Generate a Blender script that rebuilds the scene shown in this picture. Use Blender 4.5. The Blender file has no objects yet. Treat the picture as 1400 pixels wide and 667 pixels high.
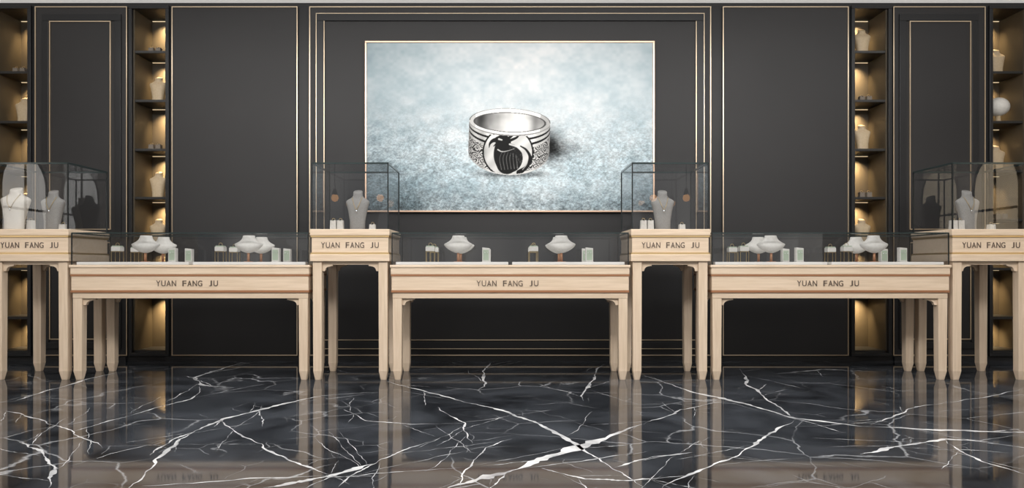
import bpy, bmesh, math, random
import numpy as np
random.seed(7); rng = np.random.RandomState(11)
S = bpy.context.scene
C = S.collection
try:
    S.view_settings.view_transform = 'Standard'
except Exception: pass
F, D, H, VX, VY = 998.0, 5.36, 0.833, 697.5, 365.0
def PX(px, Y): return (px - VX) * (D + Y) / F
def PZ(py, Y): return H - (py - VY) * (D + Y) / F
YW = 1.13

# ------------------------------------------------------------------ materials
def mat(name, col, rough=.5, metal=0., spec=.5, emit=None, es=0.):
    m = bpy.data.materials.new(name); m.use_nodes = True
    b = m.node_tree.nodes['Principled BSDF']
    b.inputs['Base Color'].default_value = (*col, 1); b.inputs['Roughness'].default_value = rough
    b.inputs['Metallic'].default_value = metal; b.inputs['Specular IOR Level'].default_value = spec
    if emit: b.inputs['Emission Color'].default_value = (*emit, 1); b.inputs['Emission Strength'].default_value = es
    return m
def noisy(name, c0, c1, scale=(1, 1, 1), nscale=5., rough=.5, metal=0., spec=.5, detail=4., bump=0., dist=0., emit=None, es=0.):
    m = mat(name, c0, rough, metal, spec, emit, es); nt = m.node_tree; n = nt.nodes; b = n['Principled BSDF']
    tc = n.new('ShaderNodeTexCoord'); mp = n.new('ShaderNodeMapping'); mp.inputs['Scale'].default_value = scale
    no = n.new('ShaderNodeTexNoise'); no.inputs['Scale'].default_value = nscale; no.inputs['Detail'].default_value = detail
    no.inputs['Distortion'].default_value = dist
    r = n.new('ShaderNodeValToRGB'); r.color_ramp.elements[0].position = .3; r.color_ramp.elements[1].position = .7
    r.color_ramp.elements[0].color = (*c0, 1); r.color_ramp.elements[1].color = (*c1, 1)
    L = nt.links.new
    L(tc.outputs['Object'], mp.inputs['Vector']); L(mp.outputs['Vector'], no.inputs['Vector'])
    L(no.outputs['Fac'], r.inputs['Fac']); L(r.outputs['Color'], b.inputs['Base Color'])
    if bump:
        bp = n.new('ShaderNodeBump'); bp.inputs['Strength'].default_value = bump; bp.inputs['Distance'].default_value = .002
        L(no.outputs['Fac'], bp.inputs['Height']); L(bp.outputs['Normal'], b.inputs['Normal'])
    return m
M = {}
M['wood'] = noisy('pale_oak', (.615, .475, .34), (.73, .585, .445), (1.0, 16, 16), 3.4, .34, detail=7, bump=.05, dist=.7)
M['wood_leg'] = noisy('pale_oak_upright', (.615, .475, .34), (.73, .585, .445), (16, 16, 1.0), 3.4, .34, detail=7, bump=.05, dist=.7)
M['brass'] = mat('brushed_brass', (.74, .53, .27), .32, .85)
M['bronze'] = mat('rose_bronze_inlay', (.38, .18, .09), .38, .3)
M['letter'] = mat('bronze_letters', (.14, .105, .085), .35, .5)
M['gold'] = mat('champagne_gold_trim', (.70, .565, .41), .32, 1.)
M['rose'] = mat('rose_gold_frame', (.80, .55, .40), .3, 1.)
M['wall'] = noisy('charcoal_lacquer', (.017, .0168, .0175), (.021, .0208, .0215), (1, 1, 1), 1.5, .42, spec=.28)
M['panel'] = noisy('charcoal_panel', (.0235, .0226, .0231), (.0285, .0273, .0278), (1, 1, 1), 1.2, .5, spec=.28)
M['mould'] = mat('dark_moulding', (.014, .014, .015), .4, 0., .35)
M['white'] = noisy('white_ceiling_fill_glow', (.78, .77, .75), (.82, .81, .79), (1, 1, 1), 3., .6, emit=(1, .98, .95), es=.40)  # plain white ceiling; glow added to brighten it and fill the room
M['sidewall'] = noisy('warm_plaster', (.46, .41, .36), (.5, .45, .40), (1, 1, 1), 2., .6)
M['niche'] = noisy('bronze_niche_lining', (.050, .038, .024), (.070, .054, .034), (1, 1, 1), 4., .5)
M['shelf'] = mat('dark_shelf', (.012, .0115, .011), .4)
M['led'] = mat('led_strip_glow', (1, .85, .6), .5, emit=(1, .78, .48), es=.8)
M['bust'] = noisy('grey_linen_bust', (.255, .245, .23), (.31, .30, .285), (1, 1, 1), 120., .85, bump=.1)
M['cream'] = noisy('cream_leatherette', (.50, .38, .24), (.56, .44, .29), (1, 1, 1), 60., .55)
M['cream2'] = noisy('pale_leatherette', (.58, .53, .46), (.64, .59, .52), (1, 1, 1), 60., .55)
M['ivory'] = noisy('white_leatherette', (.60, .575, .53), (.68, .655, .61), (1, 1, 1), 60., .5)
M['pgreen'] = noisy('pale_green_lacquer', (.36, .43, .32), (.42, .49, .38), (1, 1, 1), 20., .4)
M['wire'] = mat('thin_brass_wire', (.50, .38, .20), .3, 1.)
M['gem'] = mat('silver_gem', (.9, .9, .92), .08, 1.)
M['tray'] = noisy('white_tray', (.80, .79, .77), (.84, .83, .81), (1, 1, 1), 10., .4)
M['greyblk'] = noisy('taupe_velvet', (.15, .125, .10), (.19, .16, .13), (1, 1, 1), 60., .8)
M['edge'] = mat('glass_edge', (.012, .015, .016), .15, 0., .6)
M['teal'] = mat('glass_top_edge', (.020, .032, .032), .15, 0., .6)
M['lamp'] = mat('warm_lamp_glow', (1, .6, .3), .5, emit=(1, .50, .20), es=3.5)
M['pane_w'] = noisy('daylit_window_pane', (.8, .8, .8), (.9, .9, .9), (1, 1, 1), 2., .3, emit=(1, .96, .9), es=2.4)
M['pane_o'] = noisy('warm_lit_window_pane', (.8, .7, .5), (.9, .8, .6), (1, 1, 1), 2., .3, emit=(1, .80, .56), es=1.5)
def glass(name, tint, f0, gain):
    m = bpy.data.materials.new(name); m.use_nodes = True; nt = m.node_tree; n = nt.nodes; n.clear(); L = nt.links.new
    o = n.new('ShaderNodeOutputMaterial'); mx = n.new('ShaderNodeMixShader'); t = n.new('ShaderNodeBsdfTransparent')
    g = n.new('ShaderNodeBsdfGlossy'); g.inputs['Roughness'].default_value = .015; t.inputs['Color'].default_value = (*tint, 1)
    lw = n.new('ShaderNodeLayerWeight'); lw.inputs['Blend'].default_value = .5
    p = n.new('ShaderNodeMath'); p.operation = 'POWER'; p.inputs[1].default_value = 4.
    a = n.new('ShaderNodeMath'); a.operation = 'MULTIPLY_ADD'; a.inputs[1].default_value = gain; a.inputs[2].default_value = f0
    L(lw.outputs['Facing'], p.inputs[0]); L(p.outputs[0], a.inputs[0]); L(a.outputs[0], mx.inputs[0])
    L(t.outputs[0], mx.inputs[1]); L(g.outputs[0], mx.inputs[2]); L(mx.outputs[0], o.inputs['Surface'])
    return m
M['glass'] = glass('smoky_clear_glass', (.84, .85, .86), .07, .6)

def marble():
    m = mat('black_marble', (.012, .013, .016), .05, 0., .20); nt = m.node_tree; n = nt.nodes; L = nt.links.new; b = n['Principled BSDF']
    tc = n.new('ShaderNodeTexCoord')
    no = n.new('ShaderNodeTexNoise'); no.inputs['Scale'].default_value = 1.9; no.inputs['Detail'].default_value = 9; no.inputs['Distortion'].default_value = 1.2
    r = n.new('ShaderNodeValToRGB'); r.color_ramp.elements[0].position = .32; r.color_ramp.elements[1].position = .78
    r.color_ramp.elements[0].color = (.009, .0102, .0125, 1); r.color_ramp.elements[1].color = (.062, .069, .081, 1)
    L(tc.outputs['Object'], no.inputs['Vector']); L(no.outputs['Fac'], r.inputs['Fac'])
    n2 = n.new('ShaderNodeTexNoise'); n2.inputs['Scale'].default_value = 3.5; n2.inputs['Detail'].default_value = 8
    L(tc.outputs['Object'], n2.inputs['Vector'])
    prev = r.outputs['Color']
    for sc, wid, lo, hi, amp in ((1.7, .009, .44, .60, .55), (4.3, .013, .50, .66, .36)):
        mv = n.new('ShaderNodeMix'); mv.data_type = 'VECTOR'; mv.inputs['Factor'].default_value = .13
        L(tc.outputs['Object'], mv.inputs[4]); L(n2.outputs['Color'], mv.inputs[5])
        vo = n.new('ShaderNodeTexVoronoi'); vo.feature = 'DISTANCE_TO_EDGE'; vo.inputs['Scale'].default_value = sc
        L(mv.outputs[1], vo.inputs['Vector'])
        vr = n.new('ShaderNodeValToRGB'); vr.color_ramp.elements[0].position = 0; vr.color_ramp.elements[1].position = wid
        vr.color_ramp.elements[0].color = (1, 1, 1, 1); vr.color_ramp.elements[1].color = (0, 0, 0, 1)
        L(vo.outputs['Distance'], vr.inputs['Fac'])
        n3 = n.new('ShaderNodeTexNoise'); n3.inputs['Scale'].default_value = 1.3 * sc / 1.7; L(tc.outputs['Object'], n3.inputs['Vector'])
        mr = n.new('ShaderNodeMapRange'); mr.inputs['From Min'].default_value = lo; mr.inputs['From Max'].default_value = hi; mr.inputs['To Max'].default_value = amp
        L(n3.outputs['Fac'], mr.inputs['Value'])
        mu = n.new('ShaderNodeMath'); mu.operation = 'MULTIPLY'; L(vr.outputs['Color'], mu.inputs[0]); L(mr.outputs['Result'], mu.inputs[1])
        mx = n.new('ShaderNodeMix'); mx.data_type = 'RGBA'; L(mu.outputs[0], mx.inputs['Factor']); L(prev, mx.inputs[6]); mx.inputs[7].default_value = (.55, .56, .58, 1)
        prev = mx.outputs[2]
    L(prev, b.inputs['Base Color'])
    return m
M['marble'] = marble()
M['vein'] = noisy('white_marble_vein', (.26, .265, .28), (.92, .92, .92), (1, 1, 1), 6., .06, spec=.20, detail=8)

# ------------------------------------------------------------------ mesh helpers
class MB:
    def __init__(s): s.v = []; s.f = []; s.mi = []
    def add(s, vs, fs, mi=0):
        o = len(s.v); s.v += [tuple(v) for v in vs]; s.f += [tuple(i + o for i in f) for f in fs]; s.mi += [mi] * len(fs)
    def box(s, x0, x1, y0, y1, z0, z1, mi=0):
        s.add([(x0, y0, z0), (x1, y0, z0), (x1, y1, z0), (x0, y1, z0), (x0, y0, z1), (x1, y0, z1), (x1, y1, z1), (x0, y1, z1)],
              [(0, 3, 2, 1), (4, 5, 6, 7), (0, 1, 5, 4), (1, 2, 6, 5), (2, 3, 7, 6), (3, 0, 4, 7)], mi)
    def loft(s, rings, mi=0):
        n = len(rings[0]); vs = [p for r in rings for p in r]; fs = []
        for k in range(len(rings) - 1):
            for i in range(n):
                j = (i + 1) % n; fs.append((k * n + i, k * n + j, (k + 1) * n + j, (k + 1) * n + i))
        fs.append(tuple(reversed(range(n)))); fs.append(tuple(range((len(rings) - 1) * n, len(rings) * n)))
        s.add(vs, fs, mi)
    def prism_xz(s, pts, y0, y1, mi=0):
        n = len(pts); vs = [(x, y0, z) for x, z in pts] + [(x, y1, z) for x, z in pts]
        fs = [tuple(range(n)), tuple(reversed(range(n, 2 * n)))] + [(i, i + n, (i + 1) % n + n, (i + 1) % n) for i in range(n)]
        s.add(vs, fs, mi)
    def prism_yz(s, pts, x0, x1, mi=0):
        n = len(pts); vs = [(x0, y, z) for y, z in pts] + [(x1, y, z) for y, z in pts]
        fs = [tuple(range(n)), tuple(reversed(range(n, 2 * n)))] + [(i, i + n, (i + 1) % n + n, (i + 1) % n) for i in range(n)]
        s.add(vs, fs, mi)
    def tube(s, pts, r, n=8, mi=0):
        from mathutils import Vector
        P = [Vector(p) for p in pts]; rings = []
        for i, p in enumerate(P):
            t = (P[min(i + 1, len(P) - 1)] - P[max(i - 1, 0)]).normalized()
            a = t.orthogonal().normalized() if abs(t.y) > .9 else t.cross(Vector((0, 1, 0))).normalized()
            b = t.cross(a)
            rings.append([tuple(p + a * r * math.cos(2 * math.pi * k / n) + b * r * math.sin(2 * math.pi * k / n)) for k in range(n)])
        s.loft(rings, mi)
    def build(s, name, mats, parent=None, smooth=False, bevel=0., loc=None):
        me = bpy.data.meshes.new(name); me.from_pydata(s.v, [], s.f)
        for m in (mats if isinstance(mats, (list, tuple)) else [mats]): me.materials.append(m)
        me.polygons.foreach_set('material_index', s.mi)
        bm = bmesh.new(); bm.from_mesh(me); bmesh.ops.recalc_face_normals(bm, faces=bm.faces); bm.to_mesh(me); bm.free()
        if smooth: me.polygons.foreach_set('use_smooth', [True] * len(me.polygons))
        o = bpy.data.objects.new(name, me); C.objects.link(o)
        if parent: o.parent = parent
        if loc: o.location = loc
        if bevel:
            b = o.modifiers.new('bevel', 'BEVEL'); b.width = bevel; b.segments = 2; b.limit_method = 'ANGLE'
        return o
def tag(o, label, cat, group=None):
    o['label'] = label; o['category'] = cat
    if group: o['group'] = group
    return o
def empty(name, loc, label, cat, group=None):
    o = bpy.data.objects.new(name, None); C.objects.link(o); o.location = loc; o.empty_display_size = .05
    return tag(o, label, cat, group)
def struct(o): o['kind'] = 'structure'; return o
def copy_tree(o, parent=None):
    c = o.copy(); C.objects.link(c); c.parent = parent
    for ch in list(o.children): copy_tree(ch, c)
    return c
used = {}
def place(key, maker, loc, label, rz=0.):
    """first use builds the prototype, later uses copy it with its parts"""
    if key not in used: o = maker(); used[key] = o
    else: o = copy_tree(used[key])
    o.location = loc; o.rotation_euler = (0, 0, rz); o['label'] = label
    return o

# ------------------------------------------------------------------ room shell
XE = 5.3; CE = PZ(4, YW)
def fpt(px, py):
    d = F * H / (py - VY); return ((px - VX) / F * d, d - D)
fl = MB(); fl.add([(-XE, -7, 0), (XE, -7, 0), (XE, YW + .36, 0), (-XE, YW + .36, 0)], [(0, 1, 2, 3)])
def ribbon(P, w, ends=True):
    n = len(P); L = []; R = []; ph = [random.uniform(0, 6.28) for _ in range(3)]
    for i, p in enumerate(P):
        t = P[min(i + 1, n - 1)] - P[max(i - 1, 0)]; t = t / max(np.linalg.norm(t), 1e-6)
        nr = np.array((-t[1], t[0])); s = i / (n - 1)
        lw = .74 + .6 * math.sin(s * 8 + ph[0]) * math.sin(s * 19 + ph[1])
        ww = w * lw * random.uniform(.45, 1.4) * (min(1, 4 * s + .08) * min(1, 4 * (1 - s) + .08) if ends else 1) / 2
        L.append((*(p + nr * ww), .0006)); R.append((*(p - nr * ww), .0006))
    fl.add(L + R, [(i, i + 1, n + i + 1, n + i) for i in range(n - 1)], 1)
def jitter(P, jag, iters):
    for it in range(iters):
        Q = [P[0]]
        for a, b in zip(P[:-1], P[1:]):
            d = b - a; l = np.linalg.norm(d); nrm = np.array((-d[1], d[0])) / max(l, 1e-6)
            Q += [(a + b) / 2 + nrm * l * random.uniform(-jag, jag) * (1.9 if it else 1.), b]
        P = Q
    return P
def vein(pts, w, branches=3):
    P = jitter([np.array(fpt(*p)) for p in pts], .036, 4)
    ribbon(P, w * .68)
    n = len(P)
    for b in range(branches):
        i = random.randrange(2, n - 3); t = P[i + 1] - P[i - 1]; t = t / np.linalg.norm(t)
        a = random.choice((-1, 1)) * random.uniform(.25, .8); ca, sa = math.cos(a), math.sin(a)
        d = np.array((t[0] * ca - t[1] * sa, t[0] * sa + t[1] * ca)) * random.choice((-1, 1)); l = random.uniform(.2, .75)
        p = P[i]; q = [p]
        for k in range(3):
            p = p + d * l / 3 + np.array((random.uniform(-1, 1), random.uniform(-1, 1))) * l * .04; q.append(p)
        ribbon(jitter(q, .04, 3), max(min(w, .05) * random.uniform(.08, .2), .003))
V = [([(332, 495), (302, 505), (266, 516), (276, 526), (320, 530)], .045),
     ([(176, 667), (212, 628), (262, 592), (304, 573), (372, 556), (440, 541), (520, 536)], .036),
     ([(266, 590), (238, 600), (205, 622)], .018),
     ([(528, 521), (566, 531), (622, 546), (682, 560), (736, 579), (786, 606), (836, 640), (884, 667)], .034),
     ([(612, 667), (700, 643), (792, 611), (878, 580)], .085),
     ([(878, 512), (932, 531), (1000, 548), (1088, 572), (1180, 583), (1290, 588), (1400, 591), (1480, 590)], .045),
     ([(1088, 572), (1042, 600), (982, 632), (905, 667)], .026),
     ([(1012, 504), (1020, 526), (1048, 546), (1088, 572)], .03),
     ([(798, 548), (806, 524), (826, 498)], .03),
     ([(652, 536), (660, 508), (669, 496)], .026),
     ([(26, 604), (58, 618), (76, 640), (66, 667)], .024),
     ([(302, 574), (342, 600), (404, 632), (478, 662)], .020),
     ([(360, 667), (432, 654), (510, 634)], .055),
     ([(598, 556), (636, 578), (646, 606)], .016),
     ([(1176, 621), (1232, 609), (1290, 600), (1360, 604)], .045),
     ([(20, 548), (60, 535), (130, 516), (180, 506)], .035),
     ([(1062, 511), (1122, 505), (1200, 508)], .035),
     ([(700, 600), (664, 612), (640, 640), (630, 667)], .012),
     ([(836, 640), (890, 625), (950, 618)], .02),
     ([(470, 560), (500, 575), (560, 580), (636, 578)], .016),
     ([(1190, 583), (1240, 560), (1330, 545), (1400, 530)], .018),
     ([(1290, 600), (1340, 630), (1400, 648)], .016),
     ([(100, 590), (150, 575), (205, 560), (262, 545), (276, 526)], .018),
     ([(740, 640), (800, 655), (860, 657), (940, 650)], .022),
     ([(0, 560), (40, 570), (100, 590), (140, 612)], .016),
     ([(880, 580), (930, 560), (1000, 548)], .016),
     ([(460, 667), (480, 650), (520, 628), (560, 612), (598, 600)], .014)]
for p, w in V: vein(p, w, 4)
struct(fl.build('floor', [M['marble'], M['vein']]))
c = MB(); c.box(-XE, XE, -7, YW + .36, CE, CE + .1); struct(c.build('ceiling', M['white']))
for nm, x0, x1 in (('wall_left', -XE - .1, -XE), ('wall_right', XE, XE + .1)):
    w = MB(); w.box(x0, x1, -7, YW + .36, 0, CE); struct(w.build(nm, M['sidewall']))
# arched windows on the side walls, seen as bright reflections in the outer glass cases
def arch(y0, y1, z0, z1, n=14):
    r = (y1 - y0) / 2; yc = (y0 + y1) / 2
    return [(y0, z0), (y1, z0)] + [(yc + r * math.cos(i * math.pi / n), z1 - r + r * math.sin(i * math.pi / n)) for i in range(n + 1)]
for i, (s, mm) in enumerate(((-1, 'pane_w'), (1, 'pane_o'))):
    m = MB(); m.prism_yz(arch(-2.92, -2.22, .9, 2.05), s * (XE - .012), s * (XE - .001), 0)
    m.prism_yz(arch(-2.97, -2.17, .85, 2.10), s * (XE - .008), s * (XE - .0005), 1)
    m.box(*sorted((s * (XE - .02), s * (XE - .012))), -2.585, -2.555, .9, 2.04, 1); m.box(*sorted((s * (XE - .02), s * (XE - .012))), -2.92, -2.22, 1.45, 1.475, 1)
    struct(m.build('window_%d' % (i + 1), [M[mm], M['mould']]))
NICHE = [(-6, 40), (182, 228), (1167, 1213), (1355, 1401)]
NT, NB, ND = PZ(10, YW), PZ(482, YW), .32
w = MB(); xs = -XE
for a, b in NICHE:
    x0, x1 = PX(a, YW), PX(b, YW)
    w.box(xs, x0, YW, YW + .36, 0, CE); w.box(x0, x1, YW, YW + .36, 0, NB); w.box(x0, x1, YW, YW + .36, NT, CE); xs = x1
w.box(xs, XE, YW, YW + .36, 0, CE)
struct(w.build('wall_back', M['wall']))
tn = [0]
def tname(): tn[0] += 1; return 'trim_%d' % tn[0]
def frame_boxes(mb, x0, x1, z0, z1, y0, y1, w):
    mb.box(x0, x1, y0, y1, z1 - w, z1); mb.box(x0, x1, y0, y1, z0, z0 + w)
    mb.box(x0, x0 + w, y0, y1, z0 + w, z1 - w); mb.box(x1 - w, x1, y0, y1, z0 + w, z1 - w)
def gold_rect(a, b, t, u, Y, w=.0078, d=.006):
    m = MB(); frame_boxes(m, PX(a, Y), PX(b, Y), PZ(u, Y), PZ(t, Y), Y - d, Y, w); struct(m.build(tname(), M['gold']))
def slab(a, b, t, u, Y0, Y1, m='panel'):
    k = MB(); k.box(PX(a, Y0), PX(b, Y0), Y0, Y1, PZ(u, Y0), PZ(t, Y0)); struct(k.build(tname(), M[m], bevel=.003))
def mould(a, b, t, u, Y0, Y1, wpx):
    k = MB(); frame_boxes(k, PX(a, Y0), PX(b, Y0), PZ(u, Y0), PZ(t, Y0), Y0, Y1, wpx / 153.); struct(k.build(tname(), M['mould'], bevel=.003))
for a, b in ((235, 407), (988, 1160)):
    slab(a, b, 9, 486, YW - .02, YW); gold_rect(a, b, 9, 486, YW - .02)
slab(423, 972, 9, 486, YW - .015, YW); gold_rect(423, 972, 9, 486, YW - .015)
mould(432, 963, 18, 477, YW - .035, YW - .015, 10); gold_rect(432, 963, 18, 477, YW - .035, .005, .005); gold_rect(443, 952, 28, 465, YW - .015, .006, .012)
for a, b in ((48, 174), (1221, 1347)):
    lft = a < 700; il, ir = (a + 20, b - 22) if lft else (a + 22, b - 20)
    slab(a, b, 9, 486, YW - .015, YW); gold_rect(a, b, 9, 486, YW - .015)
    mould(a + 9, b - 9, 19, 477, YW - .030, YW - .015, 9)
    gold_rect(il, ir, 29, 314, YW - .015, .008, .010); gold_rect(il, ir, 331, 464, YW - .015, .008, .010)
b = MB(); b.box(PX(48, YW), PX(174, YW), YW - .03, YW, 0, PZ(487, YW)); b.box(PX(228, YW), PX(1167, YW), YW - .03, YW, 0, PZ(487, YW)); b.box(PX(1221, YW), PX(1347, YW), YW - .03, YW, 0, PZ(487, YW))
struct(b.build('baseboard_back', M['mould']))

# ------------------------------------------------------------------ lit niches
nlab = ['tall narrow lit display niche at the far left edge', 'tall narrow lit display niche left of the wide left panel',
        'tall narrow lit display niche right of the wide right panel', 'tall narrow lit display niche at the far right edge']
nshort = ['far-left niche', 'second niche from left', 'second niche from right', 'far-right niche']
SH_IN = [69, 136, 203, 269, 335, 402]; SH_OUT = [97, 165, 232, 299, 366, 433]
shelfZ = []
for k, (a, b_) in enumerate(NICHE):
    x0, x1 = PX(a, YW), PX(b_, YW); xc = (x0 + x1) / 2; hw = (x1 - x0) / 2 - .001
    r = empty('display_niche', (xc, YW, NB), nlab[k], 'display shelf', 'lit display niches in the back wall')
    y0, y1 = .0, ND; h = NT - NB
    m = MB(); m.box(-hw, hw, y1, y1 + .015, .001, h - .001); m.build('back_panel', M['niche'], r)
    for s in (-1, 1):
        m = MB(); m.box(*(sorted((s * hw, s * (hw - .012)))), y0 + .002, y1, .001, h - .001); m.build('side_panel', M['niche'], r)
    m = MB(); m.box(-hw, hw, y0 + .002, y1, .001, .02); m.build('bottom_board', M['shelf'], r)
    m = MB(); m.box(-hw, hw, y0 + .002, y1, h - .02, h - .001); tb = m.build('top_board', M['shelf'], r)
    m = MB(); frame_boxes(m, -hw - .03, hw + .03, -.03, h + .010, -.028, -.001, .03); m.build('frame', M['mould'], r, bevel=.003)
    zs = []; tops = [(h - .02, tb)]
    for py in (SH_OUT if k in (0, 3) else SH_IN):
        z = PZ(py, YW) - NB
        m = MB(); m.box(-hw + .0125, hw - .0125, .004, y1 - .001, z - .022, z); sh = m.build('shelf', M['shelf'], r, bevel=.002)
        zs.append(z + NB); tops.append((z - .022, sh))
    zs.append(NB + .02); shelfZ.append(zs)
    for z, par in tops:
        m = MB(); m.box(-hw + .02, hw - .02, y1 - .012, y1 - .004, z - .004, z - .0005); m.build('led_strip', M['led'], par)
        la = bpy.data.lights.new('niche_led', 'AREA'); la.shape = 'RECTANGLE'; la.size = .08; la.size_y = .03
        la.energy = 2.6; la.color = (1, .75, .42); la.spread = math.radians(90)
        lo = bpy.data.objects.new('niche_led', la); C.objects.link(lo); lo.location = (xc, YW + y1 - .095, NB + z - .012)
        lo.rotation_euler = (math.radians(22), 0, 0)

# ------------------------------------------------------------------ display props
BP = [(0, .60, .40), (.02, .63, .42), (.25, .66, .44), (.5, .80, .50), (.62, .90, .52), (.70, .98, .48), (.735, 1.0, .42), (.765, .95, .37), (.795, .80, .34), (.825, .62, .33), (.855, .49, .33), (.89, .42, .34), (.94, .40, .35), (.99, .395, .35), (1.0, .37, .33)]
def bust_mesh(h, hw, n=32):
    rings = []
    for z, rx, ry in BP:
        ring = []
        for i in range(n):
            t = 2 * math.pi * i / n; e = .8 if z < .8 else 1.
            cx, sy = math.cos(t), math.sin(t)
            slope = .022 * h * sy * (z - .86) / .14 * 2.2 if z > .86 else 0
            ring.append((hw * rx * math.copysign(abs(cx) ** e, cx), hw * ry * math.copysign(abs(sy) ** e, sy) + .22 * hw * z, h * z + slope))
        rings.append(ring)
    m = MB(); m.loft(rings); return m
def make_bust(matn, h=.305, hw=.090):
    def f():
        o = bust_mesh(h, hw).build('necklace_bust', M[matn], smooth=True)
        return tag(o, 'x', 'jewellery display')
    return f
def make_necklace(h=.305, hw=.090):
    r = empty('necklace', (0, 0, 0), 'x', 'necklace')
    Z = [p[0] for p in BP]; RX = [p[1] for p in BP]; RY = [p[2] for p in BP]
    pts = []
    for i in range(25):
        t = -1 + 2 * i / 24; x = hw * .44 * t; zf = .86 - .34 * (1 - abs(t) ** 1.35)
        rx = np.interp(zf, Z, RX) * hw; ry = np.interp(zf, Z, RY) * hw
        y = -ry * max(0, 1 - min(1, abs(x) / rx) ** 2.5) ** .4 + .22 * hw * zf - .004
        pts.append((x, y, zf * h))
    m = MB(); m.tube(pts, .0020, 6); m.build('chain', M['wire'], r, True)
    p = pts[12]; m = MB()
    m.loft([[(p[0] + rr * math.cos(a * math.pi / 4), p[1] - .005 + rr * .5 * math.sin(a * math.pi / 4), p[2] + dz) for a in range(8)] for dz, rr in ((-.022, .001), (-.014, .006), (-.006, .005), (0, .001))])
    m.build('pendant', M['gem'], r, True)
    return r
def ell(rx, ry, z, n=28, yo=0, e=1.):
    o = []
    for i in range(n):
        cx, sy = math.cos(2 * math.pi * i / n), math.sin(2 * math.pi * i / n)
        o.append((rx * cx, yo + ry * math.copysign(abs(sy) ** e, sy), z))
    return o
def make_bib():
    r = empty('necklace_stand', (0, 0, 0), 'x', 'jewellery display'); w = .108
    prof = ((.072, .10, .10), (.076, .26, .20), (.086, .48, .32), (.100, .70, .40), (.116, .88, .44), (.130, .98, .42), (.138, 1.0, .38), (.143, .95, .34), (.150, .82, .31), (.160, .66, .30), (.172, .53, .29), (.186, .45, .29), (.200, .42, .30), (.204, .39, .27))
    m = MB(); m.loft([ell(w * a, w * b, z + 0, 32, .012 * (z - .07) / .13, 1.25) for z, a, b in prof])
    m.build('shoulder_form', M['ivory'], r, True)
    m = MB(); m.loft([ell(.010, .010, z, 14) for z in (.008, .074)]); m.build('stem', M['bronze'], r, True)
    m = MB(); m.loft([ell(a, a * .8, z, 24) for z, a in ((0, .036), (.006, .036), (.009, .030))]); m.build('base', M['bronze'], r, False)
    return r
def make_dome():
    r = empty('rounded_display_form', (0, 0, 0), 'x', 'jewellery display')
    m = MB(); m.loft([ell(.098 * math.sin(a), .080 * math.sin(a), .150 - .085 * math.cos(a), 28) for a in [.12 + i * (3.02 - .12) / 14 for i in range(15)]]); m.build('rounded_form', M['ivory'], r, True)
    m = MB(); m.loft([ell(a, a, z, 20) for z, a in ((0, .05), (.01, .05), (.014, .022), (.075, .018))]); m.build('base', M['cream'], r, True)
    return r
def make_wire():
    r = empty('ring_stand', (0, 0, 0), 'x', 'jewellery display'); w, d, h = .031, .028, .085
    for sx in (-1, 1):
        for sy in (-1, 1):
            m = MB(); m.box(sx * w - .002, sx * w + .002, sy * d - .002, sy * d + .002, 0, h); m.build('leg', M['wire'], r)
    m = MB()
    for z in (.004, h - .003):
        for s in (-1, 1):
            m.box(-w, w, s * d - .002, s * d + .002, z - .002, z + .002); m.box(s * w - .002, s * w + .002, -d, d, z - .002, z + .002)
    m.build('wire_frame', M['wire'], r)
    m = MB(); m.box(-.034, .034, -.031, .031, h, h + .034); m.build('block', M['ivory'], r, bevel=.003)
    m = MB(); m.box(-.030, .030, -.027, .027, h + .034, h + .042); m.build('cushion', M['pgreen'], r, bevel=.003)
    m = MB(); m.tube([(.013 * math.cos(a * math.pi / 8), 0, h + .050 + .013 * math.sin(a * math.pi / 8)) for a in range(17)], .002, 6); m.build('ring', M['wire'], r, True)
    return r
def make_block():
    r = empty('earring_block', (0, 0, 0), 'x', 'jewellery display')
    m = MB(); m.prism_xz([(-.028, .008), (.028, .008), (.028, .108), (-.028, .114)], -.022, .022); m.build('body', M['ivory'], r, bevel=.003)
    m = MB(); m.box(-.021, .021, -.0245, -.0215, .018, .096); m.build('front_pad', M['pgreen'], r, bevel=.001)
    m = MB(); m.box(-.031, .031, -.025, .025, 0, .008); m.build('base', M['ivory'], r)
    for s in (-1, 1):
        m = MB(); m.loft([ell(a, a, z, 8) for z, a in ((.070, .001), (.074, .004), (.078, .001))]); o = m.build('earring', M['gem'], r, True); o.location = (s * .010, -.0275, 0)
    return r
def make_ringcube(matn, h):
    def f():
        r = empty('ring_block', (0, 0, 0), 'x', 'jewellery display')
        m = MB(); m.prism_xz([(-.024, 0), (.024, 0), (.021, h), (.004, h), (.003, h - .008), (-.003, h - .008), (-.004, h), (-.021, h)], -.022, .022); m.build('body', M[matn], r, bevel=.002)
        m = MB(); m.tube([(0 + .011 * math.cos(a * math.pi / 8), 0, h + .005 + .011 * math.sin(a * math.pi / 8)) for a in range(17)], .0018, 6); m.build('ring', M['wire'], r, True)
        return r
    return f

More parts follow.
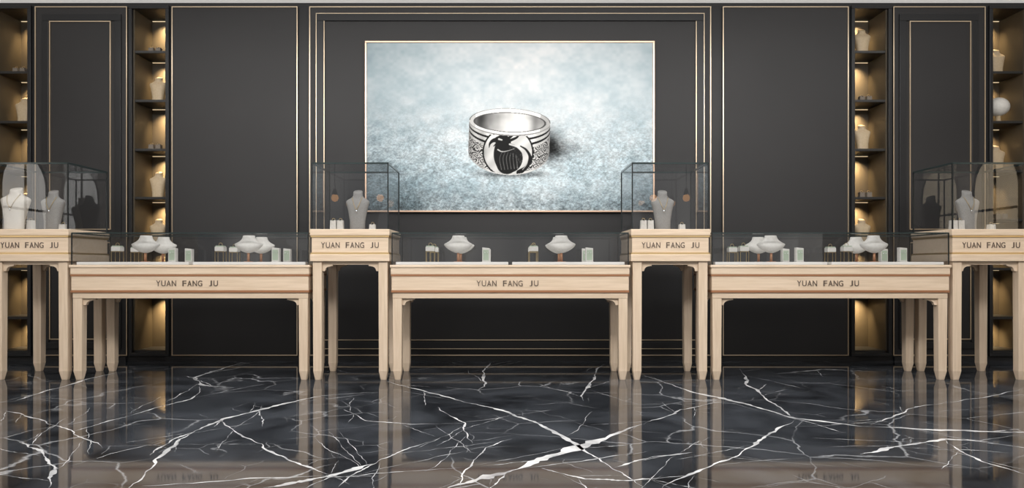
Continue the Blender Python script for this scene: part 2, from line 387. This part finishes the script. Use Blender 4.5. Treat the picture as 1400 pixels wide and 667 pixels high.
ordn = ['top', 'second', 'third', 'fourth', 'fifth', 'sixth', 'bottom']
NC = {0: {0: 'ring', 1: 'bust', 3: 'bust', 2: 'ring'}, 1: {0: 'ring', 1: 'bust', 2: 'ring', 3: 'bust', 4: 'bust'},
      2: {0: 'bust', 1: 'ring', 2: 'bust', 3: 'ring', 4: 'bust'}, 3: {0: 'bust', 1: 'dome', 2: 'bust', 3: 'ring'}}
for k, (a, b_) in enumerate(NICHE):
    xc = (PX(a, YW) + PX(b_, YW)) / 2
    for lv, kind in NC[k].items():
        z = shelfZ[k][lv] + .0005
        if kind == 'bust':
            o = place('niche_bust', make_bust('cream', .235, .080), (xc, YW + .15, z), 'cream necklace bust on the %s shelf of the %s' % (ordn[lv], nshort[k])); o['group'] = 'cream busts in the lit niches'
        elif kind == 'dome':
            place('dome', make_dome, (xc, YW + .13, z), 'pale rounded display form on the %s shelf of the %s' % (ordn[lv], nshort[k]))
        else:
            for s, wd in ((-1, 'left'), (1, 'right')):
                o = place('niche_ring', make_ringcube('greyblk', .05), (xc + s * .032, YW + .10, z), '%s taupe ring block on the %s shelf of the %s' % (wd, ordn[lv], nshort[k])); o['group'] = 'taupe ring blocks in the lit niches'

# ------------------------------------------------------------------ counters
DEP = .55; hd = DEP / 2
LW = .067
def leg(x, y, top, parent, w=LW):
    h = w / 2; sq = lambda s, z: [(x + s * h * cx, y + s * h * cy, z) for cx, cy in ((-1, -.7), (-.7, -1), (.7, -1), (1, -.7), (1, .7), (.7, 1), (-.7, 1), (-1, .7))]
    sq2 = lambda s, z: [(x + s * h * cx, y + s * h * cy, z) for cx, cy in ((-1, -.94), (-.94, -1), (.94, -1), (1, -.94), (1, .94), (.94, 1), (-.94, 1), (-1, .94))]
    m = MB(); m.loft([sq(.62, 0), sq(.66, .004), sq2(.94, .066), sq2(.92, .080), sq2(1, top - .05), sq2(1, top)]); return m.build('leg', M['wood_leg'], parent)
def bracket(x, s, y, z, parent, w=.09, h=.05):
    pts = [(x, z), (x + s * w, z), (x + s * w, z - .012), (x + s * (w - .012), z - .012)]
    for i in range(7):
        t = i / 6 * math.pi / 2
        pts.append((x + s * ((w - .014) - (w - .036) * math.sin(t)), z - .014 - (h - .022) * (1 - math.cos(t))))
    pts += [(x + s * .018, z - h), (x, z - h)]
    m = MB(); m.prism_xz(pts, y - .014, y + .014); return m.build('corner_bracket', M['wood'], parent)
glyph = {}
def letters(width, height, loc, parent):
    txt = 'YUAN FANG JU'; cell = width / (len(txt) - .3)
    for i, ch in enumerate(txt):
        if ch == ' ': continue
        key = (ch, round(width, 3))
        if key not in glyph:
            cu = bpy.data.curves.new('letter', 'FONT'); cu.body = ch; cu.size = 1; cu.extrude = .03; cu.offset = 0.
            o = bpy.data.objects.new('tmp_text', cu); C.objects.link(o); dg = bpy.context.evaluated_depsgraph_get()
            me = bpy.data.meshes.new_from_object(o.evaluated_get(dg)); bpy.data.objects.remove(o)
            co = np.empty(len(me.vertices) * 3); me.vertices.foreach_get('co', co); co = co.reshape(-1, 3); mn, mx = co.min(0), co.max(0)
            lw = cell * (.56 if ch in 'J' else .70 if ch == 'F' else .82)
            X = (co[:, 0] - (mn[0] + mx[0]) / 2) * lw / (mx[0] - mn[0]); Zz = (co[:, 1] - (mn[1] + mx[1]) / 2) * height / (mx[1] - mn[1])
            Yy = -(co[:, 2] - mn[2]) / (mx[2] - mn[2]) * .004
            me.vertices.foreach_set('co', np.stack([X, Yy, Zz], 1).ravel()); me.update(); me.materials.clear(); me.materials.append(M['letter']); glyph[key] = me
        t = bpy.data.objects.new('letter', glyph[key]); C.objects.link(t); t.parent = parent
        t.location = (loc[0] - width / 2 + cell * (i + .35), loc[1], loc[2])
ZL, ZLb = .8486, .6015
WL, WT = 1.770, .584
def make_low():
    r = empty('display_table', (0, 0, 0), 'x', 'table', 'low oak display tables'); hw = WL / 2
    m = MB(); m.box(-hw, hw, -hd, hd, ZL - .020, ZL); m.build('table_top', M['wood'], r, bevel=.004)
    m = MB(); m.box(-hw + .007, hw - .007, -hd + .007, hd - .007, .779, ZL - .020); m.build('top_rail', M['wood'], r, bevel=.003)
    m = MB(); m.box(-hw + .012, hw - .012, -hd + .012, hd - .012, ZLb + .060, .766); m.build('apron', M['wood'], r, bevel=.002)
    m = MB(); m.box(-hw + .018, hw - .018, -hd + .018, hd - .018, ZLb, ZLb + .044); m.build('lower_rail', M['wood'], r, bevel=.004)
    for z, h, e in ((.766, .013, .0075), (ZLb + .044, .016, .0085)):
        m = MB(); m.box(-hw + e, hw - e, -hd + e, hd - e, z, z + h); m.build('inlay_strip', M['bronze'], r)
    lx, ly = hw - .053, hd - .053
    for sx in (-1, 1):
        for sy in (-1, 1):
            leg(sx * lx, sy * ly, ZLb, r)
            bracket(sx * (lx - LW / 2), -sx, sy * ly, ZLb, r)
    letters(.45, .042, (-.02, -hd + .012, .713), r)
    return r
ZB, ZT, ZG, ZLG = .875, 1.112, 1.600, 1.085
def make_tall():
    r = empty('display_pedestal', (0, 0, 0), 'x', 'table', 'tall oak display pedestals'); hw = WT / 2
    m = MB(); m.box(-hw, hw, -hd, hd, ZT - .046, ZT); m.build('upper_tier', M['wood'], r, bevel=.003)
    m = MB(); m.box(-hw + .010, hw - .010, -hd + .010, hd - .010, ZB + .064, ZT - .060); m.build('middle_tier', M['wood'], r, bevel=.003)
    m = MB(); m.box(-hw, hw, -hd, hd, ZB, ZB + .052); m.build('lower_tier', M['wood'], r, bevel=.003)
    for z0, z1 in ((ZT - .060, ZT - .046), (ZB + .052, ZB + .064)):
        m = MB(); m.box(-hw + .004, hw - .004, -hd + .004, hd - .004, z0, z1); m.build('brass_strip', M['brass'], r)
    lx, ly = hw - .050, hd - .050
    for sx in (-1, 1):
        for sy in (-1, 1):
            leg(sx * lx, sy * ly, ZB, r)
            bracket(sx * (lx - LW / 2), -sx, sy * ly, ZB - .022, r, .075, .05)
    m = MB(); m.box(-lx, lx, -ly - .018, -ly + .018, ZB - .024, ZB); m.box(-lx, lx, ly - .018, ly + .018, ZB - .024, ZB)
    m.box(-lx - .018, -lx + .018, -ly, ly, ZB - .024, ZB); m.box(lx - .018, lx + .018, -ly, ly, ZB - .024, ZB); m.build('apron', M['wood'], r)
    letters(.42, .042, (0, -hd + .010, (ZB + ZT) / 2 + .001), r)
    return r
def make_case(w, h, e, name, group):
    def f():
        r = empty(name, (0, 0, 0), 'x', 'glass case', group); hw = w / 2; d = hd - .014
        for nm, q in (('front_pane', [(-hw, -d, 0), (hw, -d, 0), (hw, -d, h), (-hw, -d, h)]), ('back_pane', [(-hw, d, 0), (hw, d, 0), (hw, d, h), (-hw, d, h)]),
                      ('side_pane', [(-hw, -d, 0), (-hw, d, 0), (-hw, d, h), (-hw, -d, h)]), ('side_pane', [(hw, -d, 0), (hw, d, 0), (hw, d, h), (hw, -d, h)]),
                      ('top_pane', [(-hw, -d, h), (hw, -d, h), (hw, d, h), (-hw, d, h)])):
            m = MB(); m.add(q, [(0, 1, 2, 3)]); m.build(nm, M['glass'], r)
        m = MB(); g = e
        for sx in (-1, 1):
            for sy in (-1, 1): m.box(sx * hw - g / 2, sx * hw + g / 2, sy * d - g / 2, sy * d + g / 2, 0, h)
        for sy in (-1, 1):
            m.box(-hw, hw, sy * d - g / 2, sy * d + g / 2, h - g * .7, h + g * .7, 1)
        for sx in (-1, 1): m.box(sx * hw - g / 2, sx * hw + g / 2, -d, d, h - g * .7, h + g * .7, 1)
        m.build('glass_edges', [M['edge'], M['teal']], r)
        return r
    return f
PER = 439 / 186.2
tname_s = ['tall glass case at far left', 'tall glass case left of the picture', 'tall glass case right of the picture', 'tall glass case at far right']
tl_s = ['far left of the row', 'just left of the middle low table', 'just right of the middle low table', 'far right of the row']
tallX = [-1.5 * PER, -.5 * PER, .5 * PER, 1.5 * PER]
for k, x in enumerate(tallX):
    place('tall', make_tall, (x, hd, 0), 'tall oak display pedestal with brass strips, ' + tl_s[k])
    place('tcase', make_case(WT - .024, ZG - ZT - .004, .009, 'tall_glass_case', 'tall glass cases on the pedestals'), (x, hd, ZT + .001),
          'tall clear glass case on the oak pedestal ' + tl_s[k])
    o = place('bust', make_bust('bust'), (x, hd, ZT + .001), 'grey necklace bust standing at the centre of the ' + tname_s[k]); o['group'] = 'grey busts in the tall glass cases'
    o = place('neck', make_necklace, (x, hd, ZT + .001), 'gold chain necklace on the grey bust in the ' + tname_s[k]); o['group'] = 'gold chain necklaces on busts'
    for j, (dx, dy, hh, key, wd) in enumerate(((-.165, -.08, .075, 'wb', 'outer white ring block left of bust in the '), (-.112, -.08, .075, 'wb', 'inner white ring block beside bust in the '), (.13, -.07, .045, 'ws', 'low white ring block beside bust in the '))):
        if k == 0 and j == 0: continue
        o = place(key, make_ringcube('ivory', hh), (x + dx, hd + dy, ZT + .001), wd + tname_s[k]); o['group'] = 'white ring blocks in the tall glass cases'
xb = tallX[0] - .160
place('bust2', make_bust('cream2', .305, .108), (xb, .082, ZT + .001), 'broad cream necklace bust at the outer side of the tall glass case at far left')
o = place('neck2', lambda: make_necklace(.305, .108), (xb, .082, ZT + .001), 'gold chain necklace on the outer cream bust in the far left case'); o['group'] = 'gold chain necklaces on busts'

lname = ['left', 'middle', 'right']
items = [(-109, 'wire', make_wire, 'wire-legged ring stand', 'wire-legged ring stands in the low cases'), (-71, 'bib', make_bib, 'white shoulder-shaped necklace stand', 'white shoulder-shaped necklace stands'),
         (-33, 'block', make_block, 'pale slim earring block', 'slim earring blocks in the low cases')]
def frame_boxes_xy(mb, x0, x1, y0, y1, z0, z1, w):
    mb.box(x0, x1, y0, y0 + w, z0, z1); mb.box(x0, x1, y1 - w, y1, z0, z1); mb.box(x0, x0 + w, y0 + w, y1 - w, z0, z1); mb.box(x1 - w, x1, y0 + w, y1 - w, z0, z1)
def make_tray():
    r = empty('display_tray', (0, 0, 0), 'x', 'tray', 'white trays in the low glass cases')
    m = MB(); m.box(-.41, .41, -.24, .24, 0, .016); m.build('tray_base', M['tray'], r, bevel=.003)
    m = MB(); frame_boxes_xy(m, -.415, .415, -.245, .245, .0, .021, .010); m.build('tray_rim', M['tray'], r, bevel=.002)
    return r
for k, x in enumerate((-PER, 0, PER)):
    place('low', make_low, (x, hd, 0), 'long low oak display table with four legs, %s' % ['at the left of the row', 'in the middle under the picture', 'at the right of the row'][k])
    place('lcase', make_case(WL - .03, ZLG - ZL - .003, .007, 'low_glass_case', 'low glass cases on the long tables'), (x, hd, ZL + .001), 'long low clear glass case on the %s low oak table' % lname[k])
    for s, hf in ((-1, 'left'), (1, 'right')):
        place('tray', make_tray, (x + s * .43, hd, ZL + .0015), 'flat white tray in the %s half of the %s low glass case' % (hf, lname[k]))
        for row, (yy, rn) in enumerate(((.14, 'front'), (.42, 'rear'))):
            for off, key, fn, nm, grp in items:
                dx = (off if s < 0 else off + 141) / 181.5
                o = place(key, fn, (x + dx, yy, ZL + .018), '%s, %s row, %s half of the %s low glass case' % (nm, rn, hf, lname[k])); o['group'] = grp

# ------------------------------------------------------------------ framed ring picture
YP = YW - .05
pr = empty('framed_picture', ((PX(499, YP) + PX(895, YP)) / 2, YP, PZ(290, YP)), 'large rose gold framed photograph of a silver bird ring', 'picture')
ox, oz = pr.location.x, pr.location.z
m = MB(); frame_boxes(m, PX(499, YP) - ox, PX(895, YP) - ox, 0, PZ(56, YP) - oz, -.006, .034, .014); m.build('frame', M['rose'], pr, bevel=.002)
m = MB(); m.box(PX(500, YP) - ox, PX(894, YP) - ox, .008, .030, .004, PZ(57, YP) - oz - .004); m.build('backing_board', M['shelf'], pr)
st = .5
gx = np.arange(501, 893.01, st); gy = np.arange(58, 288.01, st); NX, NY = len(gx), len(gy)
X, Y = np.meshgrid(gx, gy)
def vn(x, y, sc, seed):
    r = np.random.RandomState(seed).rand(700, 700); u = x / sc; v = y / sc; i = np.floor(u).astype(int); j = np.floor(v).astype(int)
    fu = u - i; fv = v - j; fu = fu * fu * (3 - 2 * fu); fv = fv * fv * (3 - 2 * fv); i %= 699; j %= 699
    return (r[j, i] * (1 - fu) + r[j, i + 1] * fu) * (1 - fv) + (r[j + 1, i] * (1 - fu) + r[j + 1, i + 1] * fu) * fv
ss = lambda a, b, t: (lambda q: q * q * (3 - 2 * q))(np.clip((t - a) / (b - a), 0, 1))
ny = (Y - 58) / 230.; dx = (X - 700) / 197.
lum = .81 + .05 * ss(0, .3, ny) - .09 * ss(.5, .85, ny) - .16 * ss(.80, 1.04, ny)
lum -= (.09 + .05 * ss(.4, 1, ny)) * np.abs(dx) ** 2 + .12 * ss(.15, 1, -dx) * (.6 + .6 * ny)
lum += .07 * np.exp(-((X - 710) / 90.) ** 2 - ((Y - 232) / 26.) ** 2)
soft = vn(X, Y * 1.2, 28, 1) * .40 + vn(X, Y * 1.2, 12, 2) * .35 + vn(X, Y * 1.2, 5, 12) * .25 - .5
lum += soft * (.14 + .09 * ss(.3, .9, ny))
foc = np.exp(-((ny - .74) / .24) ** 2)
sp = vn(X, Y * 1.5, 3.0, 3) * .40 + vn(X, Y * 1.5, 1.4, 4) * .5 + vn(X, Y * 1.5, 7, 5) * .25 - .575
lum += sp * (.07 + .36 * foc + .32 * ss(.85, 1, ny)) * ss(.15, .6, ny)
lum -= .80 * np.exp(-(np.clip(X - 750, 0, 99) / 17.) ** 2 - ((Y - 200) / 19.) ** 2) * (X > 735)
lum -= .22 * np.exp(-((X - 775) / 22.) ** 2 - ((Y - 205) / 10.) ** 2)
lum -= .40 * np.exp(-((X - 700) / 48.) ** 4 - ((Y - 238) / 4.5) ** 2)
lum = np.clip(lum, .05, .92)
blue = .34 + ss(.45, 1.0, ny) * .5 + .40 * np.abs(dx) + .22 * ss(.2, 1, -dx) - soft * .9
R = lum * (1 - .100 * blue); G = lum * (1 - .014 * blue); B = lum * (1.0 + .022 * blue)
# ring, tilted slightly
ta = math.radians(-2.2); X0, Y0 = X, Y
X = 696 + (X0 - 696) * math.cos(ta) - (Y0 - 194) * math.sin(ta); Y = 194 + (X0 - 696) * math.sin(ta) + (Y0 - 194) * math.cos(ta)
u = (X - 696) / 55.5
sq = np.sqrt(np.clip(1 - u * u, 0, 1))
e = u ** 2 + ((Y - 166) / 18.) ** 2
ei = ((X - 696) / 48.5) ** 2 + ((Y - 167) / 13.2) ** 2
inn = .70 + .22 * np.sin((u + .25) * 3.4) + .10 * ss(-.6, .8, (Y - 166) / 14) + .08 * (vn(X, Y, 5, 8) - .5)
inn = inn - .30 * np.exp(-((u + .72) / .14) ** 2) - .24 * np.exp(-((u - .62) / .12) ** 2)
g = lum.copy(); ringmask = np.zeros_like(lum, bool)
mk_ = (np.abs(u) < 1) & (Y > 166) & (Y < 207 + 32 * sq)
yt = 166 + 18 * sq; yb = 207 + 32 * sq; v = (Y - yt) / np.maximum(yb - yt, 1)
fr = .95 - .40 * np.abs(u) ** 5 - .10 * v - .18 * np.exp(-((u + .66) / .10) ** 2) - .08 * np.exp(-((u - .72) / .08) ** 2)
arc = np.hypot(X - 695, (Y - 208) * 1.02)
ln = (((v > .10) & (v < .155)) | ((v > .24) & (v < .30))) & (arc > 33)
fr = np.where(ln, .07, fr)
tex = (v > .37) & (v < .95) & (arc > 35) & (np.abs(u) < .97)
wx = X + 5 * (vn(X, Y, 7, 21) - .5); wy = Y + 5 * (vn(X, Y, 7, 22) - .5)
c1 = np.hypot((wx % 9.5) - 4.75, ((wy + 4.7 * (np.floor(wx / 9.5) % 2)) % 9.5) - 4.75)
scr = np.sin(c1 * 2.1 + 1.5 * np.arctan2(((wy + 4.7 * (np.floor(wx / 9.5) % 2)) % 9.5) - 4.75, (wx % 9.5) - 4.75))
fr = np.where(tex, .18 + (.68 - .30 * np.abs(u) ** 4) * ss(-.6, .4, scr), fr)
fr = np.where((np.abs(arc - 34) < 1.1) & (v > .05) & (v < .98), .08, fr)
ink = np.zeros_like(lum)
sub = (slice(np.searchsorted(gy, 168), np.searchsorted(gy, 244)), slice(np.searchsorted(gx, 655), np.searchsorted(gx, 738)))
def stroke(P, w0, w1, paper=False, amt=1.):
    P = np.array(P, float); n = len(P) - 1; XX, YY = X[sub], Y[sub]
    Q = np.vstack([2 * P[0] - P[1], P, 2 * P[-1] - P[-2]])
    best = np.full(XX.shape, 9.)
    for k in range(n):
        p0, p1, p2, p3 = Q[k:k + 4]
        for t in np.linspace(0, 1, 14):
            c_ = .5 * (2 * p1 + (p2 - p0) * t + (2 * p0 - 5 * p1 + 4 * p2 - p3) * t * t + (3 * p1 - p0 - 3 * p2 + p3) * t ** 3)
            s_ = (k + t) / n; rad = w0 + (w1 - w0) * s_
            best = np.minimum(best, np.hypot(XX - c_[0], YY - c_[1]) - rad)
    cov = np.clip(.5 - best / .7, 0, 1) * amt
    ink[sub] = ink[sub] * (1 - cov) if paper else np.maximum(ink[sub], cov)
# crested bird: rounded dark body joined to a curved neck, fine pale feather lines, plume sweeping up on the right
ov = ((X - 697) / 18.5) ** 2 + ((Y - 216) / 20.) ** 2
mot = vn(X, Y, 2.6, 31) * .6 + vn(X, Y, 1.3, 32) * .4
ink = np.where(ov < 1, np.where(mot > .62, .80, .97), ink)
stroke([(690, 194), (687, 203), (688, 214), (694, 224)], 8.5, 14)
for k in range(6): stroke([(688 + 3.6 * k, 206 + 1.0 * k), (684 + 4.6 * k, 217), (687 + 4.4 * k, 232 - .5 * k)], .15, .4, True, .8)
stroke([(681, 205), (687, 207.5), (695, 206), (703, 203)], .8, .3, True)
stroke([(697, 197), (708, 200.5), (716.5, 210), (717, 221), (711, 232)], 1.2, 1.4, True)
stroke([(689, 193.5), (685, 191.5), (681, 192)], 7.0, 5.0)
stroke([(680, 191.5), (674, 193), (670, 197), (669, 202.5)], 3.4, .4)
stroke([(679, 197), (675, 200.5)], 1.5, .4)
stroke([(711, 235), (722, 227), (725.5, 214), (720, 204), (712, 199)], 3.4, .8)
stroke([(716, 231), (721.5, 223), (722.5, 213)], .5, .4, True)
for P_ in ([(686, 187), (681, 182.5), (675.5, 182.5)], [(689, 186), (686, 180), (681.5, 177.5)], [(692, 187), (693, 180.5), (691, 176.5)], [(695, 189), (701, 183.5), (701.5, 179)], [(697, 192), (706, 187.5), (709.5, 183)]):
    stroke(P_, 2.0, .9); stroke([P_[-1], (P_[-1][0] - .6, P_[-1][1] + .3)], 2.1, 2.1)
stroke([(682, 190.5), (686, 191.5)], 1.3, .9, True)
inr = (v < .985) & (v > .02) & (arc < 33)
fld = fr * (.92 + .05 * np.sin((X + Y) * .25))
fr = np.where(inr, fld * (1 - ink) + .06 * ink, fr)
g = np.where(mk_ & (Y > yt), fr, g); ringmask |= mk_ & (Y > yt)
g = np.where(e < 1, .95 - .22 * (u > .75) - .20 * (u < -.85) + .04 * np.sin(u * 12), g); ringmask |= e < 1
g = np.where((e < 1) & (ei < 1), inn, g); g = np.where((np.abs(ei - 1) < .06) & (e < 1), .32, g)
g = np.where((e > .95) & (e < 1.0) & (Y < 166), .42, g)
g = np.where(ringmask & (Y > yt) & (v < .03) & (v > -.03), .55, g)
X, Y = X0, Y0
R = np.where(ringmask, g, R); G = np.where(ringmask, g * .995, G); B = np.where(ringmask, g * .985, B)
lin = lambda c_: np.where(c_ <= .04045, c_ / 12.92, ((np.clip(c_, 0, 1) + .055) / 1.055) ** 2.4)
col = np.stack([lin(R), lin(G), lin(B), np.ones_like(R)], -1).reshape(-1, 4).astype(np.float32)
me = bpy.data.meshes.new('photo_print'); nv = NX * NY
co = np.stack([(X - VX) * (D + YP) / F - ox, np.zeros_like(X) + .005, H - (Y - VY) * (D + YP) / F - oz], -1).reshape(-1, 3).astype(np.float32)
idx = np.arange(nv).reshape(NY, NX); q = np.stack([idx[1:, :-1], idx[1:, 1:], idx[:-1, 1:], idx[:-1, :-1]], -1).reshape(-1, 4)
me.vertices.add(nv); me.vertices.foreach_set('co', co.ravel()); me.loops.add(q.size); me.loops.foreach_set('vertex_index', q.ravel().astype(np.int32))
me.polygons.add(len(q)); me.polygons.foreach_set('loop_start', np.arange(0, q.size, 4, dtype=np.int32)); me.update(calc_edges=True); me.validate()
at = me.color_attributes.new('print', 'FLOAT_COLOR', 'POINT'); at.data.foreach_set('color', col.ravel())
pm = mat('printed_photo', (.8, .8, .8), .6, 0., .2); nt = pm.node_tree; an = nt.nodes.new('ShaderNodeVertexColor'); an.layer_name = 'print'
nt.links.new(an.outputs['Color'], nt.nodes['Principled BSDF'].inputs['Base Color']); me.materials.append(pm)
po = bpy.data.objects.new('photo_print', me); C.objects.link(po); po.parent = pr

# ------------------------------------------------------------------ pendant lamps in the shop behind the viewpoint (they show as warm reflections in the glass)
def make_pendant():
    r = empty('pendant_lamp', (0, 0, 0), 'x', 'lamp', 'warm pendant lamps in the shop')
    m = MB(); m.loft([ell(a, a, z, 20) for z, a in ((-.01, .045), (.03, .04), (.09, .02))]); m.build('lamp_holder', M['shelf'], r, True)
    m = MB(); m.loft([ell(.058 * math.sin(a), .058 * math.sin(a), -.06 - .06 * math.cos(a), 18) for a in [.1 + i * 2.94 / 10 for i in range(11)]]); m.build('bulb', M['lamp'], r, True)
    m = MB(); m.loft([ell(.006, .006, z, 8) for z in (.085, CE - 2.0 - .002)]); m.build('cord', M['shelf'], r)
    return r
for i, (px, nm) in enumerate(((458, 'leftmost'), (520, 'second from left'), (893, 'second from right'), (938, 'rightmost'))):
    place('lamp', make_pendant, ((px - VX) * 11.7 / F, -6.3, 2.0), '%s of the warm pendant lamps in the shop facing the counters' % nm)

# ------------------------------------------------------------------ light, world, camera
def area(name, loc, rot, sx, sy, e, col=(1, .985, .965)):
    l = bpy.data.lights.new(name, 'AREA'); l.shape = 'RECTANGLE'; l.size = sx; l.size_y = sy; l.energy = e; l.color = col
    o = bpy.data.objects.new(name, l); C.objects.link(o); o.location = loc; o.rotation_euler = [math.radians(a) for a in rot]; return o
area('ceiling_softlight', (0, -2.8, CE - .05), (42, 0, 0), 8, 1.1, 350)
area('ceiling_softlight', (0, -.6, CE - .05), (8, 0, 0), 8.5, .5, 60)
wd = bpy.data.worlds.new('world'); S.world = wd; wd.use_nodes = True
wn = wd.node_tree.nodes; wl = wd.node_tree.links.new; bg = wn['Background']
tc = wn.new('ShaderNodeTexCoord'); mp = wn.new('ShaderNodeMapping'); mp.inputs['Scale'].default_value = (7, 7, 3)
no = wn.new('ShaderNodeTexNoise'); no.inputs['Scale'].default_value = 1.; no.inputs['Detail'].default_value = 2
rp = wn.new('ShaderNodeValToRGB'); rp.color_ramp.elements[0].position = .38; rp.color_ramp.elements[1].position = .66
rp.color_ramp.elements[0].color = (.22, .225, .235, 1); rp.color_ramp.elements[1].color = (.85, .81, .76, 1)
wl(tc.outputs['Generated'], mp.inputs['Vector']); wl(mp.outputs['Vector'], no.inputs['Vector']); wl(no.outputs['Fac'], rp.inputs['Fac']); wl(rp.outputs['Color'], bg.inputs['Color'])
bg.inputs['Strength'].default_value = 1.1
cam = bpy.data.cameras.new('camera'); cam.sensor_fit = 'HORIZONTAL'; cam.sensor_width = 36; cam.lens = F / 1400 * 36
cam.shift_x = (700 - VX) / 1400; cam.shift_y = (VY - 333.5) / 1400; cam.clip_start = .05
co_ = bpy.data.objects.new('camera', cam); C.objects.link(co_); co_.location = (0, -D, H); co_.rotation_euler = (math.pi / 2, 0, 0)
S.camera = co_
